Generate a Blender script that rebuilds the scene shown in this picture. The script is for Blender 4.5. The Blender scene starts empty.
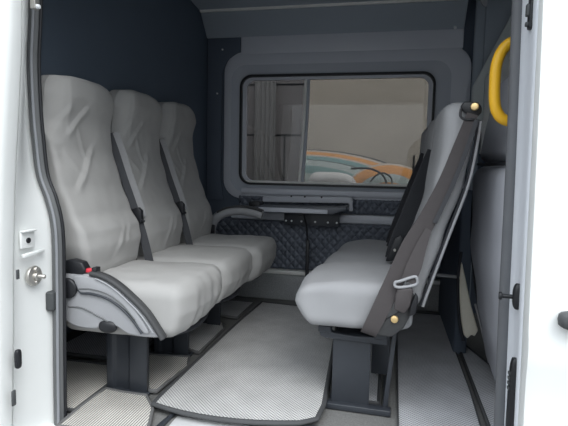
import bpy, bmesh, math, random
from mathutils import Vector, noise
from math import sin, cos, pi, radians, sqrt, exp

scene = bpy.context.scene
col = scene.collection

# ------------------------------------------------------------------ camera
cd = bpy.data.cameras.new('camera')
cam = bpy.data.objects.new('camera', cd)
col.objects.link(cam)
scene.camera = cam
cd.sensor_fit = 'HORIZONTAL'
cd.sensor_width = 36.0
cd.lens = 485.6 / 568 * 36.0
cd.clip_start = 0.02
YAW, PITCH, ROLL = radians(12.07), radians(5.18), radians(1.23)
fwd = Vector((-sin(YAW) * cos(PITCH), cos(YAW) * cos(PITCH), -sin(PITCH)))
rgt = Vector((cos(YAW), sin(YAW), 0))
upv = rgt.cross(fwd)
r2 = rgt * cos(ROLL) + upv * sin(ROLL)
u2 = -rgt * sin(ROLL) + upv * cos(ROLL)
from mathutils import Matrix
m = Matrix((r2, u2, -fwd)).transposed().to_4x4()
m.translation = Vector((0, 0, 0.883))
cam.matrix_world = m

# ------------------------------------------------------------------ world + light
w = bpy.data.worlds.new('overcast sky')
scene.world = w
w.use_nodes = True
wn = w.node_tree
wn.nodes.clear()
wo = wn.nodes.new('ShaderNodeOutputWorld')
bg = wn.nodes.new('ShaderNodeBackground')
tc = wn.nodes.new('ShaderNodeTexCoord')
sp = wn.nodes.new('ShaderNodeSeparateXYZ')
cr = wn.nodes.new('ShaderNodeValToRGB')
cr.color_ramp.elements[0].position = 0.0
cr.color_ramp.elements[0].color = (0.20, 0.21, 0.22, 1)
cr.color_ramp.elements[1].position = 0.60
cr.color_ramp.elements[1].color = (0.94, 1.0, 1.06, 1)
e = cr.color_ramp.elements.new(0.25)
e.color = (0.30, 0.32, 0.34, 1)
wn.links.new(tc.outputs['Generated'], sp.inputs[0])
wn.links.new(sp.outputs['Z'], cr.inputs[0])
wn.links.new(cr.outputs[0], bg.inputs['Color'])
bg.inputs['Strength'].default_value = 2.7
wn.links.new(bg.outputs[0], wo.inputs[0])

sd = bpy.data.lights.new('hazy_sun', 'SUN')
sd.energy = 1.4
sd.angle = radians(34)
sd.color = (1.0, 0.985, 0.96)
sun = bpy.data.objects.new('hazy_sun', sd)
col.objects.link(sun)
sun.rotation_euler = Vector((-0.36, 0.52, -0.78)).to_track_quat('-Z', 'Y').to_euler()

scene.view_settings.view_transform = 'Standard'
scene.view_settings.look = 'None'
scene.view_settings.gamma = 1.0
scene.view_settings.use_curve_mapping = False
scene.view_settings.exposure = 0.13
scene.cycles.max_bounces = 10
scene.cycles.diffuse_bounces = 6
scene.cycles.transparent_max_bounces = 12
scene.cycles.use_denoising = True

# ------------------------------------------------------------------ materials
def S(r, g, b):
    def f(c):
        c /= 255.0
        return c / 12.92 if c <= 0.04045 else ((c + 0.055) / 1.055) ** 2.4
    return (f(r), f(g), f(b), 1.0)

def mat(name, c, rough=0.6, metal=0.0, spec=0.5, var=0.08, vscale=30.0, bump=0.0, bscale=300.0, bdist=0.002):
    m = bpy.data.materials.new(name)
    m.use_nodes = True
    nt = m.node_tree
    b = nt.nodes['Principled BSDF']
    b.inputs['Roughness'].default_value = rough
    b.inputs['Metallic'].default_value = metal
    b.inputs['Specular IOR Level'].default_value = spec
    t = nt.nodes.new('ShaderNodeTexCoord')
    n = nt.nodes.new('ShaderNodeTexNoise')
    n.inputs['Scale'].default_value = vscale
    n.inputs['Detail'].default_value = 4
    nt.links.new(t.outputs['Object'], n.inputs['Vector'])
    mx = nt.nodes.new('ShaderNodeMix')
    mx.data_type = 'RGBA'
    mx.inputs[6].default_value = tuple(x * (1 - var) for x in c[:3]) + (1,)
    mx.inputs[7].default_value = tuple(min(1, x * (1 + var)) for x in c[:3]) + (1,)
    nt.links.new(n.outputs['Fac'], mx.inputs[0])
    nt.links.new(mx.outputs[2], b.inputs['Base Color'])
    if bump:
        n2 = nt.nodes.new('ShaderNodeTexNoise')
        n2.inputs['Scale'].default_value = bscale
        n2.inputs['Detail'].default_value = 3
        nt.links.new(t.outputs['Object'], n2.inputs['Vector'])
        bp = nt.nodes.new('ShaderNodeBump')
        bp.inputs['Strength'].default_value = bump
        bp.inputs['Distance'].default_value = bdist
        nt.links.new(n2.outputs['Fac'], bp.inputs['Height'])
        nt.links.new(bp.outputs[0], b.inputs['Normal'])
    return m

M = {}
M['fabric'] = mat('grey seat cover fabric', (0.395, 0.390, 0.380, 1), 0.9, spec=0.15, var=0.05, vscale=14, bump=0.25, bscale=900, bdist=0.001)
M['fabric_cool'] = mat('cool grey seat cover fabric', (0.335, 0.338, 0.348, 1), 0.85, spec=0.2, var=0.05, vscale=14, bump=0.25, bscale=900, bdist=0.001)
M['fabric_front'] = mat('front seat grey fabric', (0.47, 0.48, 0.52, 1), 0.85, spec=0.2, var=0.05, vscale=14, bump=0.25, bscale=900, bdist=0.001)
M['cream'] = mat('cream cloth', (0.78, 0.74, 0.63, 1), 0.9, spec=0.1, var=0.08, vscale=25)
M['piping'] = mat('black piping', (0.018, 0.020, 0.026, 1), 0.7, var=0.1)
M['dark_metal'] = mat('dark powder coated steel', (0.038, 0.043, 0.052, 1), 0.42, spec=0.5, var=0.1, bump=0.15, bscale=500)
M['navy'] = mat('navy trim board', (0.100, 0.128, 0.165, 1), 0.75, spec=0.25, var=0.06, vscale=6, bump=0.1, bscale=700)
M['navy2'] = mat('dark navy panel', (0.095, 0.116, 0.150, 1), 0.7, spec=0.25, var=0.06, vscale=6)
M['steel'] = mat('grey painted body steel', (0.60, 0.62, 0.675, 1), 0.38, spec=0.5, var=0.04, vscale=5)
M['steel_dark'] = mat('darker grey painted steel', (0.45, 0.48, 0.535, 1), 0.45, spec=0.5, var=0.04, vscale=5)
M['overhead'] = mat('grey overhead lining', (0.36, 0.405, 0.455, 1), 0.7, spec=0.3, var=0.04, vscale=5)
M['pale'] = mat('pale edge strip', (0.93, 0.92, 0.88, 1), 0.5, var=0.03)
M['headliner'] = mat('grey green headliner', (0.62, 0.66, 0.65, 1), 0.85, var=0.04)
M['headliner2'] = mat('warm grey headliner', (0.74, 0.74, 0.72, 1), 0.85, var=0.04)
M['white'] = mat('white car paint', (0.86, 0.875, 0.86, 1), 0.28, spec=0.5, var=0.01, vscale=4)
M['jamb'] = mat('silver grey jamb paint', (0.76, 0.79, 0.84, 1), 0.3, spec=0.6, var=0.02, vscale=4)
M['rubber'] = mat('grey door rubber', (0.135, 0.14, 0.143, 1), 0.55, spec=0.4, var=0.08, vscale=20)
M['rubber_dark'] = mat('dark grey door rubber', (0.125, 0.13, 0.14, 1), 0.55, spec=0.4, var=0.08, vscale=20)
M['rubber_lip'] = mat('light rubber lip', (0.27, 0.28, 0.30, 1), 0.5, var=0.05)
M['black'] = mat('black plastic', (0.014, 0.015, 0.018, 1), 0.45, spec=0.5, var=0.1)
M['dark_rubber'] = mat('dark grey rubber', (0.07, 0.075, 0.078, 1), 0.6, var=0.1)
M['plastic'] = mat('light grey seat plastic', (0.36, 0.365, 0.38, 1), 0.5, spec=0.4, var=0.03, bump=0.08, bscale=600)
M['plastic_dark'] = mat('dark grey armrest pad', (0.055, 0.056, 0.058, 1), 0.6, spec=0.4, var=0.08)
M['yellow'] = mat('yellow handle plastic', (1.0, 0.55, 0.028, 1), 0.38, spec=0.5, var=0.03, vscale=10)
M['belt'] = mat('taupe seat belt webbing', (0.078, 0.070, 0.071, 1), 0.7, spec=0.3, var=0.08, vscale=60, bump=0.3, bscale=700)
M['belt_dark'] = mat('dark grey seat belt webbing', (0.05, 0.052, 0.058, 1), 0.65, spec=0.3, var=0.08, vscale=60, bump=0.3, bscale=700)
M['belt_light'] = mat('silver grey seat belt webbing', (0.27, 0.27, 0.275, 1), 0.6, spec=0.3, var=0.08, vscale=60)
M['brass'] = mat('brassy bolt', (0.80, 0.58, 0.28, 1), 0.35, metal=0.7, var=0.1)
M['chrome'] = mat('bare steel', (0.62, 0.60, 0.56, 1), 0.35, metal=0.85, var=0.1, vscale=60)
M['silver'] = mat('silver sill plate', (0.74, 0.745, 0.75, 1), 0.35, metal=0.1, var=0.05)
M['red'] = mat('red button', (0.72, 0.045, 0.07, 1), 0.4, var=0.02)
M['screw'] = mat('pale screw head', (0.75, 0.77, 0.78, 1), 0.4, var=0.02)
M['vinyl'] = mat('black quilted vinyl', (0.115, 0.132, 0.165, 1), 0.42, spec=0.55, var=0.1, vscale=40, bump=0.15, bscale=800)
M['carpet'] = mat('charcoal carpet', (0.42, 0.43, 0.435, 1), 0.95, spec=0.1, var=0.55, vscale=180, bump=0.8, bscale=350, bdist=0.004)
M['floor'] = mat('grey van floor', (0.20, 0.20, 0.195, 1), 0.9, spec=0.1, var=0.35, vscale=150, bump=0.5, bscale=300, bdist=0.003)
M['table'] = mat('table grey laminate', (0.095, 0.105, 0.125, 1), 0.3, spec=0.5, var=0.04)
M['concrete'] = mat('weathered beige wall', (0.62, 0.585, 0.52, 1), 0.9, var=0.28, vscale=1.1)
M['gate'] = mat('grey brown gate sheet', (0.31, 0.29, 0.27, 1), 0.6, var=0.05, vscale=3)
M['curtain'] = mat('pale sheet', (0.43, 0.42, 0.39, 1), 0.8, var=0.05, vscale=3)
M['asphalt'] = mat('asphalt', (0.11, 0.11, 0.11, 1), 0.95, var=0.2, vscale=8)
M['orange'] = mat('orange finish', (0.72, 0.33, 0.09, 1), 0.4, var=0.06, vscale=6)
M['teal'] = mat('teal finish', (0.17, 0.33, 0.33, 1), 0.4, var=0.06, vscale=6)
M['teal_pale'] = mat('pale teal finish', (0.42, 0.51, 0.50, 1), 0.4, var=0.06, vscale=6)
M['buff'] = mat('buff finish', (0.55, 0.50, 0.43, 1), 0.5, var=0.06, vscale=6)

def grid_mat(name, c_top, c_hole, scale, rot, sx=1.0, lo=0.25, hi=0.5, sy=1.0, oy=0.0):
    m = bpy.data.materials.new(name)
    m.use_nodes = True
    nt = m.node_tree
    b = nt.nodes['Principled BSDF']
    b.inputs['Roughness'].default_value = 0.8
    b.inputs['Specular IOR Level'].default_value = 0.25
    t = nt.nodes.new('ShaderNodeTexCoord')
    mp = nt.nodes.new('ShaderNodeMapping')
    mp.inputs['Rotation'].default_value = (0, 0, rot)
    mp.inputs['Scale'].default_value = (sx, sy, 0.0)
    mp.inputs['Location'].default_value = (0, oy, 0)
    nt.links.new(t.outputs['Object'], mp.inputs[0])
    v = nt.nodes.new('ShaderNodeTexVoronoi')
    v.voronoi_dimensions = '2D'
    v.inputs['Scale'].default_value = scale
    v.inputs['Randomness'].default_value = 0.0
    nt.links.new(mp.outputs[0], v.inputs['Vector'])
    r = nt.nodes.new('ShaderNodeValToRGB')
    r.color_ramp.elements[0].position = lo
    r.color_ramp.elements[0].color = c_hole
    r.color_ramp.elements[1].position = hi
    r.color_ramp.elements[1].color = c_top
    nt.links.new(v.outputs['Distance'], r.inputs[0])
    n = nt.nodes.new('ShaderNodeTexNoise')
    n.inputs['Scale'].default_value = 7
    n.inputs['Detail'].default_value = 5
    nt.links.new(t.outputs['Object'], n.inputs['Vector'])
    mr = nt.nodes.new('ShaderNodeMapRange')
    mr.inputs[1].default_value = 0.3
    mr.inputs[2].default_value = 0.7
    mr.inputs[3].default_value = 0.86
    mr.inputs[4].default_value = 1.08
    nt.links.new(n.outputs['Fac'], mr.inputs[0])
    mx = nt.nodes.new('ShaderNodeVectorMath')
    mx.operation = 'SCALE'
    nt.links.new(r.outputs[0], mx.inputs[0])
    nt.links.new(mr.outputs[0], mx.inputs['Scale'])
    nt.links.new(mx.outputs[0], b.inputs['Base Color'])
    bp = nt.nodes.new('ShaderNodeBump')
    bp.inputs['Strength'].default_value = 0.5
    bp.inputs['Distance'].default_value = 0.003
    nt.links.new(v.outputs['Distance'], bp.inputs['Height'])
    nt.links.new(bp.outputs[0], b.inputs['Normal'])
    return m
M['mat_grid'] = grid_mat('grey cell mat', (0.69, 0.685, 0.67, 1), (0.24, 0.24, 0.245, 1), 105, radians(45))
M['mat_cream'] = grid_mat('cream ribbed mat', (0.69, 0.67, 0.62, 1), (0.21, 0.20, 0.185, 1), 105, 0.0, 1.0, sy=0.0, oy=0.0, lo=0.10, hi=0.36)
M['mat_right'] = grid_mat('worn grey cell mat', (0.68, 0.685, 0.705, 1), (0.28, 0.285, 0.30, 1), 105, radians(45))

def glass(name, tint, gloss=0.06):
    m = bpy.data.materials.new(name)
    m.use_nodes = True
    nt = m.node_tree
    nt.nodes.remove(nt.nodes['Principled BSDF'])
    out = nt.nodes['Material Output']
    tr = nt.nodes.new('ShaderNodeBsdfTransparent')
    n = nt.nodes.new('ShaderNodeTexNoise')
    n.inputs['Scale'].default_value = 2.5
    t = nt.nodes.new('ShaderNodeTexCoord')
    nt.links.new(t.outputs['Object'], n.inputs['Vector'])
    mx = nt.nodes.new('ShaderNodeMix')
    mx.data_type = 'RGBA'
    mx.inputs[6].default_value = tuple(x * 0.95 for x in tint[:3]) + (1,)
    mx.inputs[7].default_value = tuple(x * 1.05 for x in tint[:3]) + (1,)
    nt.links.new(n.outputs['Fac'], mx.inputs[0])
    nt.links.new(mx.outputs[2], tr.inputs[0])
    gl = nt.nodes.new('ShaderNodeBsdfGlossy')
    gl.inputs['Roughness'].default_value = 0.03
    ms = nt.nodes.new('ShaderNodeMixShader')
    ms.inputs[0].default_value = gloss
    nt.links.new(tr.outputs[0], ms.inputs[1])
    nt.links.new(gl.outputs[0], ms.inputs[2])
    nt.links.new(ms.outputs[0], out.inputs[0])
    return m
M['glass'] = glass('tinted glass', (0.43, 0.42, 0.41, 1))
M['glass_dark'] = glass('darker tinted sliding pane', (0.40, 0.40, 0.41, 1))

# ------------------------------------------------------------------ helpers
OFF = {}

def tag(o, label=None, cat=None, group=None, kind=None):
    if label: o['label'] = label
    if cat: o['category'] = cat
    if group: o['group'] = group
    if kind: o['kind'] = kind
    return o

def thing(name, loc, label, cat, group=None):
    o = bpy.data.objects.new(name, None)
    o.empty_display_size = 0.05
    o.location = loc
    col.objects.link(o)
    OFF[o.name] = Vector(loc)
    return tag(o, label, cat, group)

def mk(name, verts, faces, mt, parent=None, smooth=True, bevel=0.0, seg=2, sub=0, loc=None, auto=35):
    off = OFF[parent.name] if parent else (Vector(loc) if loc else None)
    if off is None:
        xs = [v[0] for v in verts]; ys = [v[1] for v in verts]; zs = [v[2] for v in verts]
        off = Vector(((min(xs) + max(xs)) / 2, (min(ys) + max(ys)) / 2, min(zs)))
    me = bpy.data.meshes.new(name)
    me.from_pydata([tuple(Vector(v) - off) for v in verts], [], faces)
    bm = bmesh.new(); bm.from_mesh(me)
    bmesh.ops.remove_doubles(bm, verts=bm.verts, dist=1e-6)
    bmesh.ops.recalc_face_normals(bm, faces=bm.faces)
    if bevel:
        es = [e for e in bm.edges if len(e.link_faces) == 2 and e.calc_face_angle(0) > radians(auto)]
        if es:
            bmesh.ops.bevel(bm, geom=es, offset=bevel, segments=seg, profile=0.5, affect='EDGES', clamp_overlap=True)
    if smooth:
        for e in bm.edges:
            if len(e.link_faces) == 2 and e.calc_face_angle(0) > radians(50):
                e.smooth = False
        for f in bm.faces:
            f.smooth = True
    bm.to_mesh(me); bm.free()
    me.materials.append(mt)
    o = bpy.data.objects.new(name, me)
    col.objects.link(o)
    if parent:
        o.parent = parent
        OFF[o.name] = OFF[parent.name]
    else:
        o.location = off
        OFF[o.name] = off
    if sub:
        md = o.modifiers.new('sub', 'SUBSURF'); md.levels = sub; md.render_levels = sub
    return o

def boxgeo(x0, x1, y0, y1, z0, z1):
    v = [(x, y, z) for z in (z0, z1) for y in (y0, y1) for x in (x0, x1)]
    f = [(0, 2, 3, 1), (4, 5, 7, 6), (0, 1, 5, 4), (2, 6, 7, 3), (0, 4, 6, 2), (1, 3, 7, 5)]
    return v, f

def box(name, x0, x1, y0, y1, z0, z1, mt, parent=None, bevel=0.003, **k):
    v, f = boxgeo(x0, x1, y0, y1, z0, z1)
    return mk(name, v, f, mt, parent, bevel=bevel, **k)

def prism(name, pts, a, b, mt, parent=None, bevel=0.0, axis='y', **k):
    """polygon extruded along an axis: axis y -> pts (x,z); z -> pts (x,y); x -> pts (y,z)"""
    def P(p, t):
        return {'y': (p[0], t, p[1]), 'z': (p[0], p[1], t), 'x': (t, p[0], p[1])}[axis]
    n = len(pts)
    v = [P(p, a) for p in pts] + [P(p, b) for p in pts]
    f = [tuple(range(n)), tuple(range(2 * n - 1, n - 1, -1))]
    f += [(i, (i + 1) % n, n + (i + 1) % n, n + i) for i in range(n)]
    return mk(name, v, f, mt, parent, bevel=bevel, **k)

def catmull(pts, n=6, closed=False):
    P = [Vector(p) for p in pts]
    out = []
    N = len(P)
    rng = range(N) if closed else range(N - 1)
    for i in rng:
        p1, p2 = P[i], P[(i + 1) % N]
        p0 = P[(i - 1) % N] if (closed or i > 0) else p1 + (p1 - p2)
        p3 = P[(i + 2) % N] if (closed or i + 2 < N) else p2 + (p2 - p1)
        for k in range(n):
            t = k / n
            out.append(0.5 * ((2 * p1) + (-p0 + p2) * t + (2 * p0 - 5 * p1 + 4 * p2 - p3) * t * t + (-p0 + 3 * p1 - 3 * p2 + p3) * t ** 3))
    if not closed:
        out.append(P[-1])
    return out

def sweep(name, path, section, mt, parent=None, up=(0, 0, 1), closed=False, cap=True, **k):
    """section: list of (a,b) offsets; a along side vector, b along the local up"""
    path = [Vector(p) for p in path]
    N = len(path); n = len(section)
    v = []
    upv = Vector(up)
    for i, p in enumerate(path):
        a = path[(i - 1) % N] if (closed or i > 0) else p
        c = path[(i + 1) % N] if (closed or i < N - 1) else p
        t = (c - a).normalized()
        s = t.cross(upv)
        if s.length < 1e-4:
            s = t.cross(Vector((0.3, 1, 0.1)))
        s.normalize()
        q = s.cross(t).normalized()
        for (x, y) in section:
            v.append(p + s * x + q * y)
    f = []
    for i in range(N if closed else N - 1):
        j = (i + 1) % N
        for a in range(n):
            b = (a + 1) % n
            f.append((i * n + a, i * n + b, j * n + b, j * n + a))
    if cap and not closed:
        f.append(tuple(range(n)))
        f.append(tuple(range((N - 1) * n + n - 1, (N - 1) * n - 1, -1)))
    return mk(name, v, f, mt, parent, **k)

def circ(r, n=12, e=1.0):
    return [(r * cos(2 * pi * i / n), r * e * sin(2 * pi * i / n)) for i in range(n)]

def tube(name, path, r, mt, parent=None, n=12, **k):
    k.setdefault('up', (0.05, 1, 0.03))
    return sweep(name, path, circ(r, n), mt, parent, **k)

def rsec(wd, th, b=0.3):
    a, c = wd / 2, th / 2
    d = min(a, c) * b
    return [(-a + d, -c), (a - d, -c), (a, -c + d), (a, c - d), (a - d, c), (-a + d, c), (-a, c - d), (-a, -c + d)]

def ribbon(name, pts, side, wd, th, mt, parent=None, n=8, widths=None):
    """webbing: centre line pts, side = vector across the band"""
    c = catmull(pts, n)
    N = len(c)
    v = []
    for i, p in enumerate(c):
        if isinstance(side, list):
            q = i / (N - 1) * (len(side) - 1); a = min(int(q), len(side) - 2)
            sv = Vector(side[a]).lerp(Vector(side[a + 1]), q - a).normalized()
        else:
            sv = Vector(side).normalized()
        t = (c[min(i + 1, N - 1)] - c[max(i - 1, 0)]).normalized()
        sv = (sv - t * sv.dot(t)).normalized()
        nn = sv.cross(t).normalized()
        ww = wd
        if widths:
            q = i / (N - 1) * (len(widths) - 1); a = min(int(q), len(widths) - 2)
            ww = widths[a] + (widths[a + 1] - widths[a]) * (q - a)
        for (x, y) in ((-.5, -.5), (-.25, -.6), (.25, -.6), (.5, -.5), (.5, .5), (.25, .4), (-.25, .4), (-.5, .5)):
            v.append(p + sv * ww * x + nn * th * y)
    f = []
    for i in range(N - 1):
        for a in range(8):
            b = (a + 1) % 8
            f.append((i * 8 + a, i * 8 + b, (i + 1) * 8 + b, (i + 1) * 8 + a))
    f.append(tuple(range(8))); f.append(tuple(range((N - 1) * 8 + 7, (N - 1) * 8 - 1, -1)))
    return mk(name, v, f, mt, parent)

def cyl(name, c, axis, r, h, mt, parent=None, n=20, bevel=0.0, r2=None, **k):
    a = Vector(axis).normalized()
    s = a.cross(Vector((0, 0, 1)) if abs(a.z) < 0.9 else Vector((1, 0, 0))).normalized()
    q = a.cross(s)
    c = Vector(c)
    r2 = r if r2 is None else r2
    v = [c - a * h / 2 + (s * cos(2 * pi * i / n) + q * sin(2 * pi * i / n)) * r for i in range(n)]
    v += [c + a * h / 2 + (s * cos(2 * pi * i / n) + q * sin(2 * pi * i / n)) * r2 for i in range(n)]
    f = [tuple(range(n)), tuple(range(2 * n - 1, n - 1, -1))] + [(i, (i + 1) % n, n + (i + 1) % n, n + i) for i in range(n)]
    return mk(name, v, f, mt, parent, bevel=bevel, **k)

def rbox(half, r, ns=(24, 24, 24), k=5):
    """rounded box centred on the origin: verts, faces; dense enough to be deformed"""
    def coords(h, n):
        a = [-h + r * (1 - cos(pi / 2 * i / k)) for i in range(k)]
        mids = [-h + r + (2 * h - 2 * r) * i / n for i in range(n + 1)]
        return a + mids + [-x for x in reversed(a)]
    C = [coords(half[i], ns[i]) for i in range(3)]
    verts, faces, idx = [], [], {}
    def vid(p):
        key = tuple(round(x, 6) for x in p)
        if key not in idx:
            inner = [max(-half[i] + r, min(half[i] - r, p[i])) for i in range(3)]
            d = Vector([p[i] - inner[i] for i in range(3)])
            if d.length > 1e-9:
                d = d.normalized() * r
            idx[key] = len(verts)
            verts.append(Vector(inner) + d)
        return idx[key]
    for ax in range(3):
        b, c = (ax + 1) % 3, (ax + 2) % 3
        for s in (-1, 1):
            for i in range(len(C[b]) - 1):
                for j in range(len(C[c]) - 1):
                    q = []
                    for (di, dj) in ((0, 0), (1, 0), (1, 1), (0, 1)):
                        p = [0, 0, 0]
                        p[ax] = s * half[ax]; p[b] = C[b][i + di]; p[c] = C[c][j + dj]
                        q.append(vid(p))
                    faces.append(tuple(q if s > 0 else reversed(q)))
    return verts, faces

def interp(tab, t):
    if t <= tab[0][0]: return tab[0][1]
    for (a, x), (b, y) in zip(tab, tab[1:]):
        if t <= b:
            q = (t - a) / (b - a)
            q = q * q * (3 - 2 * q) * 0.5 + q * 0.5
            return x + (y - x) * q
    return tab[-1][1]

def segd(p, a, b):
    ax, ay = a; bx, by = b
    dx, dy = bx - ax, by - ay
    L = dx * dx + dy * dy
    t = max(0, min(1, ((p[0] - ax) * dx + (p[1] - ay) * dy) / L))
    ex, ey = p[0] - ax - t * dx, p[1] - ay - t * dy
    # signed side for an asymmetric fold
    sg = dx * (p[1] - ay) - dy * (p[0] - ax)
    return sqrt(ex * ex + ey * ey), (1 if sg > 0 else -1), t

# ------------------------------------------------------------------ the setting
ZF = 0.0
box('ground', -14, 14, -8, 22, -0.75, -0.62, M['asphalt'], bevel=0)
tag(bpy.data.objects['ground'], kind='structure')

o = box('floor', -1.7, 2.4, 1.46, 3.32, -0.05, -0.004, M['floor'], bevel=0); tag(o, kind='structure')
o = box('ceiling', -1.7, 2.4, 1.36, 3.32, 1.96, 2.0, M['overhead'], bevel=0); tag(o, kind='structure')
# rear bulkhead behind the three seats, stepped back below the seats
prism('wall_rear', [(-1.245, 1.96), (-1.245, 0.30), (-1.62, 0.24), (-1.62, -0.004), (-1.68, -0.004), (-1.68, 1.96)], 1.46, 3.24, M['navy'])
tag(bpy.data.objects['wall_rear'], kind='structure')
o = box('cab_light_block', 2.36, 2.42, 1.30, 3.32, -0.05, 1.96, M['navy2'], bevel=0); tag(o, kind='structure')  # unseen wall added where the windscreen would be, shutting out cab light

# far body side with window opening (frame structure built from a ring of quads)
YW = 3.20
WX0, WX1, WZ0, WZ1 = -1.004, 0.256, 0.778, 1.503

def rrect(x0, x1, z0, z1, r, n=8):
    pts = []
    for (cx, cz, a0) in ((x1 - r, z1 - r, 0), (x0 + r, z1 - r, 90), (x0 + r, z0 + r, 180), (x1 - r, z0 + r, 270)):
        for i in range(n + 1):
            a = radians(a0 + 90 * i / n)
            pts.append((cx + r * cos(a), cz + r * sin(a)))
    return pts

def rings(name, loops, mt, parent=None, close_back=False, **k):
    """loops: list of (pts, y) with equal counts, joined by quads"""
    v, f = [], []
    n = len(loops[0][0])
    for pts, y in loops:
        v += [(p[0], y, p[1]) for p in pts]
    for L in range(len(loops) - 1 if not close_back else len(loops)):
        a, b = L * n, ((L + 1) % len(loops)) * n
        for i in range(n):
            j = (i + 1) % n
            f.append((a + i, a + j, b + j, b + i))
    return mk(name, v, f, mt, parent, **k)

def rect_loop(x0, x1, z0, z1, n=8):
    """square corners but the same vertex count as rrect"""
    pts = []
    for (cx, cz) in ((x1, z1), (x0, z1), (x0, z0), (x1, z0)):
        pts += [(cx, cz)] * (n + 1)
    return pts

# wall sheet around the pressed frame
fo = rrect(-1.115, 0.465, 0.675, 1.655, 0.13)
fm = rrect(-1.09, 0.44, 0.695, 1.63, 0.115)
f2 = rrect(-1.062, 0.35, 0.722, 1.568, 0.10)
f3 = rrect(-1.028, 0.285, 0.762, 1.525, 0.085)
f4 = rrect(WX0, WX1, WZ0, WZ1, 0.075)
v = []; fc = []
outer = [(2.4, 1.96), (-1.68, 1.96), (-1.68, -0.004), (2.4, -0.004)]
n9 = 9
v = [(p[0], YW + 0.012, p[1]) for p in fo] + [(p[0], YW + 0.012, p[1]) for p in outer]
v += [(p[0], YW + 0.05, p[1]) for p in fo] + [(p[0], YW + 0.05, p[1]) for p in outer]
n = len(fo); T = n + 4
for q in range(4):
    for i in range(n9 - 1):
        fc.append((q * n9 + i, q * n9 + i + 1, n + q))
        fc.append((T + q * n9 + i, T + n + q, T + q * n9 + i + 1))
    a = q * n9 + n9 - 1; b = ((q + 1) % 4) * n9
    fc.append((a, b, n + (q + 1) % 4, n + q))
    fc.append((T + a, T + n + q, T + n + (q + 1) % 4, T + b))
for q in range(4):
    a, b = n + q, n + (q + 1) % 4
    fc.append((a, b, T + b, T + a))
for i in range(n):
    fc.append((i, T + i, T + (i + 1) % n, (i + 1) % n))
o = mk('wall_far', v, fc, M['navy2'], smooth=False); tag(o, kind='structure')
OW = OFF['wall_far']

win = bpy.data.objects.new('window_1', None); col.objects.link(win)
win.location = (-0.37, YW, 0.675); OFF['window_1'] = Vector(win.location); tag(win, kind='structure')
rings('outer_frame', [(fo, YW + 0.03), (fo, YW - 0.004), (fm, YW - 0.016), (f2, YW - 0.016)], M['steel'], win)
rings('inner_frame', [(f2, YW - 0.016), (f3, YW + 0.018), (f4, YW + 0.022), (f4, YW + 0.09)], M['steel_dark'], win)
s0 = rrect(WX0 - 0.006, WX1 + 0.006, WZ0 - 0.006, WZ1 + 0.006, 0.08)
s1 = rrect(WX0 + 0.008, WX1 - 0.008, WZ0 + 0.008, WZ1 - 0.008, 0.068)
rings('rubber_seal', [(s0, YW + 0.03), (s0, YW + 0.006), (s1, YW + 0.006), (s1, YW + 0.03)], M['black'], win)
s2 = rrect(WX0 + 0.032, WX1 - 0.034, WZ0 + 0.022, WZ1 - 0.026, 0.055)
rings('inner_border', [(s1, YW + 0.034), (s2, YW + 0.036), (s2, YW + 0.06)], M['steel'], win)
XM = -0.578
box('pane', XM, WX1 - 0.0, YW + 0.048, YW + 0.053, WZ0, WZ1, M['glass'], win, bevel=0)
box('pane', WX0, XM + 0.012, YW + 0.056, YW + 0.061, WZ0, WZ1, M['glass_dark'], win, bevel=0)
sweep('divider', catmull([(-0.566, YW + 0.05, WZ1 - 0.01), (-0.569, YW + 0.05, 1.3), (-0.578, YW + 0.05, 1.05), (-0.592, YW + 0.05, WZ0 + 0.012)], 8), rsec(0.018, 0.02), M['pale'], win, up=(0, 1, 0))
sweep('divider_edge', catmull([(-0.545, YW + 0.044, WZ1 - 0.01), (-0.548, YW + 0.044, 1.3), (-0.557, YW + 0.044, 1.05), (-0.571, YW + 0.044, WZ0 + 0.012)], 8), rsec(0.02, 0.01), M['steel_dark'], win, up=(0, 1, 0))
box('bottom_rail', WX0 + 0.03, WX1 - 0.03, YW + 0.028, YW + 0.046, WZ0 + 0.006, WZ0 + 0.022, M['pale'], win, bevel=0.003)

# band above the window, ledges under it
o = box('trim_1', -1.0, 0.41, YW - 0.012, YW + 0.013, 1.64, 1.77, M['steel'], bevel=0.004); tag(o, kind='structure')
o = prism('trim_2', [(YW + 0.012, 0.600), (YW - 0.022, 0.592), (YW - 0.030, 0.565), (YW - 0.022, 0.540), (YW + 0.012, 0.532)], -1.05, 0.47, M['steel'], axis='x'); tag(o, kind='structure')
o = prism('trim_3', [(YW + 0.012, 0.752), (YW - 0.024, 0.748), (YW - 0.030, 0.722), (YW - 0.018, 0.705), (YW + 0.012, 0.700)], -0.98, 0.42, M['steel'], axis='x'); tag(o, kind='structure')
o = box('trim_4', -1.3, 0.40, YW - 0.06, YW + 0.012, 0.178, 0.204, M['pale'], bevel=0.004); tag(o, kind='structure')
o = box('baseboard_far', -1.6, 0.45, YW - 0.035, YW + 0.012, -0.004, 0.180, M['carpet'], bevel=0.006); tag(o, kind='structure')

# dark cab post beside the window and the cab's side lining
o = box('pillar_far', 0.470, 0.53, YW - 0.03, YW + 0.012, 0.0, 1.94, M['overhead'], bevel=0.012); tag(o, kind='structure')
o = prism('trim_5', [(0.47, 1.40), (0.72, 1.93), (1.0, 1.93), (0.78, 1.75), (0.54, 1.45), (0.54, 1.20), (0.47, 1.20)], YW - 0.055, YW - 0.03, M['headliner'], bevel=0.006); tag(o, kind='structure')
o = prism('trim_6', [(0.54, 1.0), (0.54, 1.53), (0.76, 1.86), (1.1, 1.93), (1.5, 1.93), (1.5, 1.0)], YW - 0.03, YW + 0.01, M['headliner2']); tag(o, kind='structure')

o = box('trim_7', 0.528, 1.3, YW - 0.022, YW + 0.011, 1.40, 1.945, M['overhead'], bevel=0.004); tag(o, kind='structure')

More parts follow.
